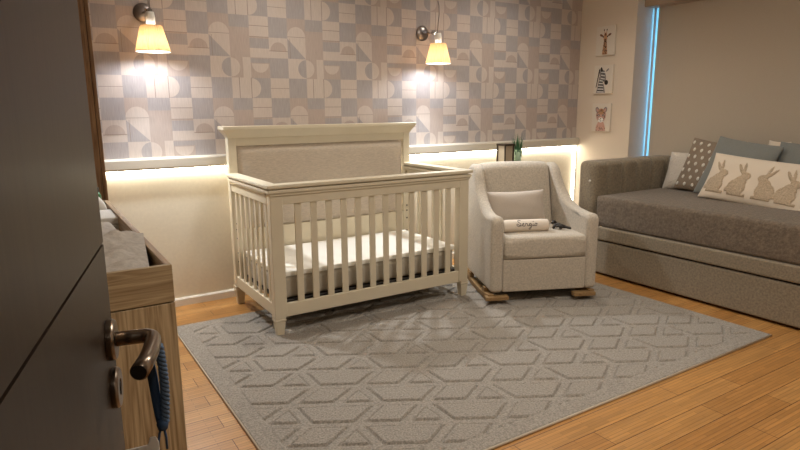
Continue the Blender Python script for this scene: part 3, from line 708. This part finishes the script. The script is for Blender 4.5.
# ================================================================== DAYBED
DX0, DY0 = -.885, -.815      # front plane, outer face of the arm
def daybed():
    t = thing('daybed', 'brown grey upholstered daybed with channel tufted arm and pull-out trundle', 'daybed', (DX0, DY0, 0))
    Lx, Ly = 1.0, 2.32; th = .18
    MB().box(.012, Lx - .02, -Ly, -.02, .018, .272).build('trundle', M['sofa'], t, bevel=.012, seg=3)
    MB().box(.0, Lx, -Ly, -.006, .284, .388).build('bed_frame', M['sofa'], t, bevel=.014, seg=3)
    MB().box(.03, Lx - .03, -Ly, -.03, .26, .30).build('shadow_gap', M['dark'], t)  # dark block fills the gap, standing in for the shade between the parts
    for px, py in ((.1, -.15), (.1, -Ly + .15), (Lx - .1, -.15), (Lx - .1, -Ly + .15)): MB().box(px - .03, px + .03, py - .03, py + .03, 0, .02).build('foot', M['dark'], t)
    # padded wall: path along s, inner face channelled
    def pad(length, ztop, first, front_round, z0=.285, th=th):
        n = 120; rings = []
        for i in range(n + 1):
            s = length * i / n
            q = ((s - first) / .185) % 1.0; ch = (1 - abs(2 * q - 1) ** 7)          # 1 mid channel, 0 at seam
            if s < first: ch = (1 - (max(0, (first - s - .02)) / first) ** 6) if s < first - .02 else max(0, (first - s) / .02) ** .5
            rr = 1.0
            if front_round and s < .06: rr = math.sqrt(max(0, 1 - (1 - s / .06) ** 2))
            ho = th * (.55 + .45 * rr) / 2; hi = ho; off = -.036 * (1 - ch)
            zt = ztop - .02 * (1 - rr); cr = .035; ring = []
            ring.append((s, -ho, z0)); ring.append((s, -ho, zt - cr))
            for a in (30, 60, 90): ring.append((s, -ho + cr - cr * math.cos(math.radians(a)), zt - cr + cr * math.sin(math.radians(a))))
            hh = hi + off
            for a in (90, 60, 30, 0): ring.append((s, hh - cr + cr * math.cos(math.radians(a)), zt + off * .5 - cr + cr * math.sin(math.radians(a))))
            ring.append((s, hh, (zt + z0) / 2)); ring.append((s, hh, z0)); rings.append(ring)
        return rings
    # arm: s along +x, inner side towards -y
    rings = [[(x, -th / 2 - y, z) for x, y, z in r_] for r_ in pad(Lx + .01, .885, .155, True)]
    a = MB().loft(rings).build('arm', M['sofa'], t, smooth=True)
    # far arm (beyond the frame) and back rest: s along -y, inner side towards -x
    rings = [[(x, -Ly + th / 2 + y, z) for x, y, z in r_] for r_ in pad(Lx + .01, .885, .155, True)]
    MB().loft(rings).build('arm', M['sofa'], t, smooth=True)
    rings = [[(Lx - .03 - y, -.175 - x, z) for x, y, z in r_] for r_ in pad(Ly - .35, .885, .1, False, th=.12)]
    MB().loft(rings).build('backrest', M['sofa'], t, smooth=True)
    for px, py, z in ((.0, -.125, .735), (-.004, -.2, .372)):
        MB().lathe([(.001, -.004), (.009, -.003), (.010, .003), (.001, .007)], (px, py, z), ax=(-1, 0, 0), n=14).build('stud', M['dot'], t, smooth=True)
daybed()
t = thing('daybed_mattress', 'dark taupe quilted mattress cover on the daybed', 'mattress', (DX0, DY0, .39))
b = rbox('cover', M['bedding'], t, .012, .885, -2.12, -.186, 0, .235, .06, seg=6, n=10, puff=.018)

# ---- pillows on the daybed: face towards the room (-x) with a tilt back
ZM = .39 + .235
def on_bed(o, x, y, face, tilt, roll=0, dz=0):
    """face: heading of the cushion front in degrees (0 = towards -x)"""
    place(o, (x, y, ZM + dz), -PI / 2 + math.radians(face), math.radians(-tilt), math.radians(roll))
t = thing('cushion', 'fluffy off-white cushion in the daybed corner behind the brown dotted one', 'cushion')
pillow('cover', M['fluffy'], t, .34, .33, .10, 5, e=.6); on_bed(t, -.10, -1.20, -6, 20, -4, .004)
t = thing('cushion', 'brown cushion with white dots leaning between the fluffy and slate blue ones', 'cushion')
c_ = pillow('cover', M['brown'], t, .44, .44, .11, 1)
b = MB()
for r_ in range(-3, 4):
    for k in range(-3, 4):
        u = k * .34 + (.17 if r_ % 2 else 0); v = r_ * .27
        if abs(u) > .9 or abs(v) > .9: continue
        x, y, z = psurf(u, v, .44, .44, .11, 1); x2, y2, z2 = psurf(u + .02, v, .44, .44, .11, 1); x3, y3, z3 = psurf(u, v + .02, .44, .44, .11, 1)
        du = Vector((x2 - x, -(y2 - y), z2 - z)).normalized(); dv = Vector((x3 - x, -(y3 - y), z3 - z)).normalized(); nn = du.cross(dv).normalized()
        P0 = Vector((x, -y, z + .22)); n_ = 12; rg = []
        for rr, h_ in ((1.0, .000), (.85, .0035), (.4, .0055), (.02, .006)):
            rg.append([P0 + du * (.0125 * rr * math.cos(2 * PI * i / n_)) + dv * (.0165 * rr * math.sin(2 * PI * i / n_)) + nn * h_ for i in range(n_)])
        b.loft(rg)
b.build('dots', M['dot'], t, smooth=True)
on_bed(t, -.185, -1.395, -6, 21, 5, .004)
t = thing('cushion', 'large slate blue square cushion leaning behind the bunny cushion', 'cushion')
pillow('cover', M['bluepil'], t, .49, .47, .12, 3, pin=.05); on_bed(t, -.30, -1.665, -3, 24, 7, .0)
t = thing('cushion', 'slate blue square cushion at the right edge of the picture', 'cushion')
pillow('cover', M['bluepil'], t, .50, .44, .16, 7, pin=.05); on_bed(t, -.17, -2.15, 4, 18, 2, .0)
t = thing('cushion', 'pale cushion almost hidden behind the two slate blue cushions', 'cushion')
pillow('cover', M['cream'], t, .15, .43, .08, 9, pin=.04); on_bed(t, -.07, -1.87, 0, 8, 2, .004)
t = thing('cushion', 'dark navy cushion peeking out beside the bunny cushion', 'cushion')
pillow('cover', M['navy'], t, .32, .20, .10, 4); on_bed(t, -.36, -2.33, 4, 24, 0, .0)
t = thing('bunny_cushion', 'long cream cushion with a row of tufted tan rabbits', 'cushion')
BW, BH, BT = .70, .35, .11
pillow('cover', M['cream'], t, BW, BH, BT, 6, pin=.05)
def ell(x, z, cx, cz, rx, rz, rot):
    c, s = math.cos(math.radians(rot)), math.sin(math.radians(rot)); dx, dz = x - cx, z - cz; p = dx * c + dz * s; q = -dx * s + dz * c
    return (p / rx) ** 2 + (q / rz) ** 2 < 1
def rabbit(x, z):
    return (ell(x, z, .012, -.062, .060, .058, 0) or ell(x, z, .000, -.03, .042, .055, 15) or ell(x, z, -.022, .022, .034, .026, 10)
            or ell(x, z, .000, .072, .011, .044, -14) or ell(x, z, .024, .064, .011, .042, -34) or ell(x, z, .070, -.085, .016, .016, 0) or (abs(x) < .06 and -.118 < z < -.095))
inv_rows = {}
for k, (cx, flip, sc_) in enumerate(((-.235, -1, 1.07), (-.075, -1, 1.07), (.088, 1, 1.07), (.240, -1, 1.07))):
    b = MB(); g_ = .0042; rr = random.Random(k); ht = {}; vid = {}
    def vert(i, j):
        if (i, j) in vid: return vid[(i, j)]
        X_, Z_ = i * g_, j * g_
        u = X_ / (BW / 2); v = Z_ / (BH / 2)
        for _ in range(3): u = X_ / (BW / 2 * (1 - .05 * (1 - v * v))); v = Z_ / (BH / 2 * (1 - .05 * (1 - u * u)))
        _, y, _ = psurf(u, v, BW, BH, BT, 6, .5, .05)
        inside = all(rabbit((X_ + dx - cx) * flip / sc_, (Z_ + dz) / sc_ + .004) for dx, dz in ((g_, 0), (-g_, 0), (0, g_), (0, -g_)))
        vid[(i, j)] = len(b.v); b.v.append((X_, -y - (.006 + .0025 * rr.random() if inside else -.0015), Z_ + BH / 2)); return vid[(i, j)]
    for i in range(int((cx - .095) / g_), int((cx + .098) / g_)):
        for j in range(int(-.15 / g_), int(.15 / g_)):
            if rabbit(((i + .5) * g_ - cx) * flip / sc_, (j + .5) * g_ / sc_ + .004):
                b.f.append((vert(i, j), vert(i + 1, j), vert(i + 1, j + 1), vert(i, j + 1))); b.mi.append(0)
    b.build('rabbit_applique', M['bunny'], t, smooth=True)
on_bed(t, -.46, -1.92, 2, 26, 4.5, .004)

# ================================================================== LEFT SIDE: WARDROBE, CHANGING DRESSER
t = thing('wardrobe', 'tall brown oak wardrobe at the left end of the wallpapered wall', 'wardrobe', (-4.6, -.32, 0))
MB().box(-.345, .325, -.305, .318, .0, 2.45).build('carcass', M['wardrobe'], t, bevel=.002)
for k in (-1, 1):
    dd = MB().box(.327, .345, (-.305 if k < 0 else .004), (-.004 if k < 0 else .318), .06, 2.44).build('door', M['wardrobe'], t, bevel=.002)
    MB().tube([(.36, k * .03, 1.0), (.36, k * .03, 1.3)], .006).box(.344, .362, k * .03 - .005, k * .03 + .005, 1.02, 1.03).box(.344, .362, k * .03 - .005, k * .03 + .005, 1.27, 1.28).build('handle', M['nickel'], dd)
def dresser():
    x0, x1, y0, y1, H = -4.925, -4.26, -2.2, -.65, .845
    t = thing('changing_dresser', 'light oak changing dresser with a raised rim, beside the open door', 'dresser', ((x0 + x1) / 2, (y0 + y1) / 2, 0))
    hx, hy = (x1 - x0) / 2, (y1 - y0) / 2
    b = MB(); b.box(-hx, hx, -hy, hy, .0, .725); b.build('carcass', M['dresser'], t, bevel=.002)
    b = MB(); b.box(-hx, hx, -hy, -hy + .018, .729, H).build('rim_front', M['dresser_h'], t, bevel=.002)
    MB().box(-hx, hx, hy - .018, hy, .729, H).build('rim_back', M['dresser_h'], t, bevel=.002)
    MB().box(hx - .02, hx, -hy + .0185, hy - .0185, .729, H).build('rim_side', M['dresser_y'], t, bevel=.002)
    MB().box(-hx, -hx + .02, -hy + .0185, hy - .0185, .729, H).build('rim_side', M['dresser_y'], t, bevel=.002)
    for i in range(3):
        for j in range(2):
            ya = -hy + .02 + i * (2 * hy - .04) / 3; z = .06 + j * .33
            MB().box(hx + .0004, hx + .003, ya + .004, ya + (2 * hy - .04) / 3 - .004, z, z + .32).build('drawer', M['dresser_y'], t, bevel=.002)
dresser()
def cloth(name, m, par, x0, x1, y0, y1, z, amp, seed, nx=40, ny=60, thick=.02, edge=.03, fx=1.0):
    rs = random.Random(seed); W_ = [(rs.uniform(3, 22) * fx, rs.uniform(3, 22), rs.uniform(0, 6.3), rs.uniform(.3, 1)) for _ in range(9)]
    b = MB(); vs = []
    for j in range(ny + 1):
        for i in range(nx + 1):
            u, v = i / nx, j / ny; x = x0 + (x1 - x0) * u; y = y0 + (y1 - y0) * v
            h_ = sum(a * abs(math.sin(p * x + q * y + f_)) for p, q, f_, a in W_) / 5
            e_ = min(1, min(u, 1 - u) * (x1 - x0) / edge, min(v, 1 - v) * (y1 - y0) / edge)
            vs.append((x, y, z + thick * math.sqrt(max(0, 1 - (1 - e_) ** 2)) + amp * h_ * e_))
    n1 = len(vs); vs2 = [(x, y, z) for x, y, _ in vs]
    fs = [(j * (nx + 1) + i, j * (nx + 1) + i + 1, (j + 1) * (nx + 1) + i + 1, (j + 1) * (nx + 1) + i) for j in range(ny) for i in range(nx)]
    b.add(vs, fs); b.add([(x0, y0, z), (x1, y0, z), (x1, y1, z), (x0, y1, z)], [(0, 3, 2, 1)])
    return b.build(name, m, par, smooth=True)
t = thing('changing_mat', 'grey cloth covered changing mat filling the dresser top', 'changing mat', (-4.59, -1.62, .745))
cloth('cover', M['blanket'], t, -.3, .295, -.555, .42, 0, .03, 3, thick=.062)
t = thing('muslin_blanket', 'crumpled pale grey muslin blanket with a pointed fold on the changing mat', 'blanket', (-4.5, -1.80, .822))
b = MB(); n = 30; vs = []
def fold(u, v):
    # four corners of a draped quad with a spike at the right
    P = [Vector((-.30, -.36, -.012)), Vector((.185, -.35, -.012)), Vector((.235, .06, .03)), Vector((-.30, .28, .0))]
    q = (P[0] * (1 - u) + P[1] * u) * (1 - v) + (P[3] * (1 - u) + P[2] * u) * v
    h_ = .012 + .014 * abs(math.sin(14 * u - 9 * v)) + .012 * abs(math.sin(6 * v * u * 3 + 2)) + .02 * math.exp(-((u - v) / .08) ** 2)
    e_ = min(1, 6 * u, 6 * (1 - u), 6 * v, 6 * (1 - v)) ; return (q.x, q.y, q.z + h_ * (e_ * .8 + .2))
for s_ in (0, 1):
    vs = [(p[0], p[1], p[2] - s_ * .006) for p in (fold(i / n, j / n) for j in range(n + 1) for i in range(n + 1))]
    b.add(vs, [(j * (n + 1) + i, j * (n + 1) + i + 1, (j + 1) * (n + 1) + i + 1, (j + 1) * (n + 1) + i) for j in range(n) for i in range(n)])
b.build('cloth', M['blanket'], t, smooth=True)
t = thing('folded_towel', 'folded grey towel lying behind the changing mat', 'towel', (-4.42, -1.03, .731))
for k in range(3): rbox('fold', M['towel'], t, -.17, .15, -.13, .13, k * .035, k * .035 + .034, .014, puff=.004)
t = thing('rolled_towel', 'fat rolled white towel at the far end of the dresser top', 'towel', (-4.375, -.80, .731))
b = MB(); prof = [(.001, -.075), (.012, -.082), (.022, -.074), (.034, -.082), (.045, -.074), (.058, -.081), (.070, -.075), (.083, -.066), (.088, -.04), (.088, .05), (.080, .07), (.001, .072)]
b.lathe(prof, (0, 0, .089), n=28, ax=(0, 1, 0)).build('roll', M['towel'], t, smooth=True)
t = thing('bottle', 'dark green bottle at the far corner of the dresser top', 'bottle', (-4.315, -.70, .731))
MB().lathe([(.001, 0), (.02, 0), (.021, .02), (.021, .15), (.012, .168), (.001, .168)], n=16).build('body', M['leaf'], t, smooth=True)
MB().lathe([(.001, .169), (.013, .169), (.013, .19), (.001, .19)], n=14).build('cap', M['dark'], t)
t = thing('small_box', 'small pale lilac box standing against the wardrobe', 'box', (-4.36, -.69, .731))
MB().box(-.022, .015, -.02, .02, 0, .235).build('carton', mat('lilac_card', srgb(176, 164, 172), .7), t, bevel=.002)

# ================================================================== OPEN DOOR IN THE FOREGROUND
DD = Vector((.2267, .974, 0)); DN = Vector((.974, -.2267, 0)); DP = Vector((-4.537, -3.24, 1.02))
dm = Matrix((-DD, DN, Vector((0, 0, 1)))).transposed().to_4x4()      # local x along the door, y out of its face, z up
dr = bpy.data.objects.new('door_1', None); COL.objects.link(dr); struct(dr)
dr.matrix_world = Matrix.Translation((DP.x, DP.y, 0)) @ dm
FR = .047; HW = .835
b = MB(); zs = [.01, .42, 1.136, 1.845, 2.10]      # boards between the horizontal grooves
b.box(-FR, HW - FR, -.040, -.004, .01, 2.10)
for i in range(4):
    b.box(-FR, HW - FR, -.0045, 0, zs[i] + (.0018 if i else 0), zs[i + 1] - (.0018 if i < 3 else 0))
b.build('door_panel', M['door'], dr)
b = MB()
for z in zs[1:4]: b.box(-FR, HW - FR, -.0042, -.0036, z - .0018, z + .0018)
b.build('groove', M['groove'], dr)
hd = MB().lathe([(.001, 0), (.026, 0), (.0265, .007), (.024, .010), (.001, .0102)], (0, 0, 1.02), ax=(0, 1, 0), n=36).build('door_handle', M['bronze'], dr, smooth=False, bevel=.001)
pts = [(0, .008, 1.02), (0, .03, 1.02), (0, .040, 1.02)]
for a in range(15, 91, 15): pts.append((.016 * (1 - math.cos(math.radians(a))), .040 + .014 * math.sin(math.radians(a)), 1.02))
pts += [(.03, .0545, 1.020), (.055, .053, 1.019), (.08, .0495, 1.0175), (.105, .044, 1.016)]
lv = MB().tube(pts, [.0092] * 3 + [.0094] * 6 + [.0098, .0100, .0102, .0104], 20).build('lever', M['bronze'], hd, smooth=True)
MB().lathe([(.001, 0), (.0086, 0), (.0086, .0012), (.001, .0012)], (.1052, .0438, 1.016), ax=(.97, -.22, -.06), n=20).build('lever_mouth', M['dark'], lv)
ke = MB().lathe([(.001, 0), (.026, 0), (.0265, .006), (.024, .009), (.011, .0092), (.011, .004), (.001, .004)], (0, 0, .955), ax=(0, 1, 0), n=36).build('keyhole_plate', M['bronze'], dr, bevel=.0008)
MB().box(-.002, .002, .0045, .0095, .946, .962).build('key_slot', M['dark'], ke)
for z in (.25, 1.05, 1.85): MB().lathe([(.001, -.05), (.008, -.05), (.008, .05), (.001, .05)], (HW - FR + .004, .004, z), n=12).build('hinge', M['bronze'], dr)
# blue strap and braided cord hanging from the lever
t = thing('door_strap', 'blue braided loop strap hanging from the door lever', 'strap', tuple(DP + DN * .054 - DD * .035 + Vector((0, 0, 0))))
t.rotation_euler = (0, 0, math.atan2(-DD.y, -DD.x))
# local: x along door, y out of the door face
b = MB(); rg = []
for i in range(17):
    s = i / 16; z = -.008 - .098 * s; wv = .0085 * (.6 + 1.2 * s * (1 - s) - .1 * s); x = -.004 - .006 * math.sin(s * PI); y = -.006 + .001 * math.sin(s * 3) + .006 * s
    rg.append([(x - .002, y - wv, z), (x + .002, y - wv, z), (x + .003, y + wv * .6, z), (x - .003, y + wv * .6, z)])
b.loft(rg); b.build('band', M['blue'], t, smooth=True)
b = MB()
for ph in (0, 2 * PI / 3, 4 * PI / 3):
    b.tube([(-.005 + .0032 * math.cos(ph + i * .62), .007 + .003 * math.sin(i / 60 * PI) + .0032 * math.sin(ph + i * .62) - .001 * i / 60, -.004 - .104 * i / 60) for i in range(61)], .0029, 7)
b.build('braid', mat('blue_grey_braid', srgb(88, 112, 140), .7), t, smooth=True)
MB().lathe([(.001, -.010), (.006, -.007), (.0075, 0), (.006, .006), (.001, .009)], (-.004, .003, -.110), n=12).build('knot', M['blue'], t, smooth=True)
b = MB(); b.tube([(-.004, .002, -.112), (-.008, -.002, -.125), (-.006, -.005, -.142)], .0016, 6); b.build('tail', M['blue'], t, smooth=True); b = MB(); b.tube([(-.004, .004, -.112), (-.001, .006, -.128), (-.003, .006, -.145)], .0016, 6)
b.build('tail', M['blue'], t, smooth=True)
t = thing('paper_tag', 'white tag hanging below the blue strap at the bottom edge', 'tag', tuple(DP + DN * .045 - DD * .035 + Vector((0, 0, -.124))))
t.rotation_euler = (0, 0, math.atan2(DN.y, DN.x))
MB().prism([(-.034, -.05), (.006, -.05), (.006, -.008), (.003, .0), (-.004, 0), (-.007, -.010), (-.034, -.012)], (0, 0, 0), (1, 0, 0), (0, 0, 1), (0, 1, 0), .002).build('card', M['paperwhite'], t, bevel=.0008)
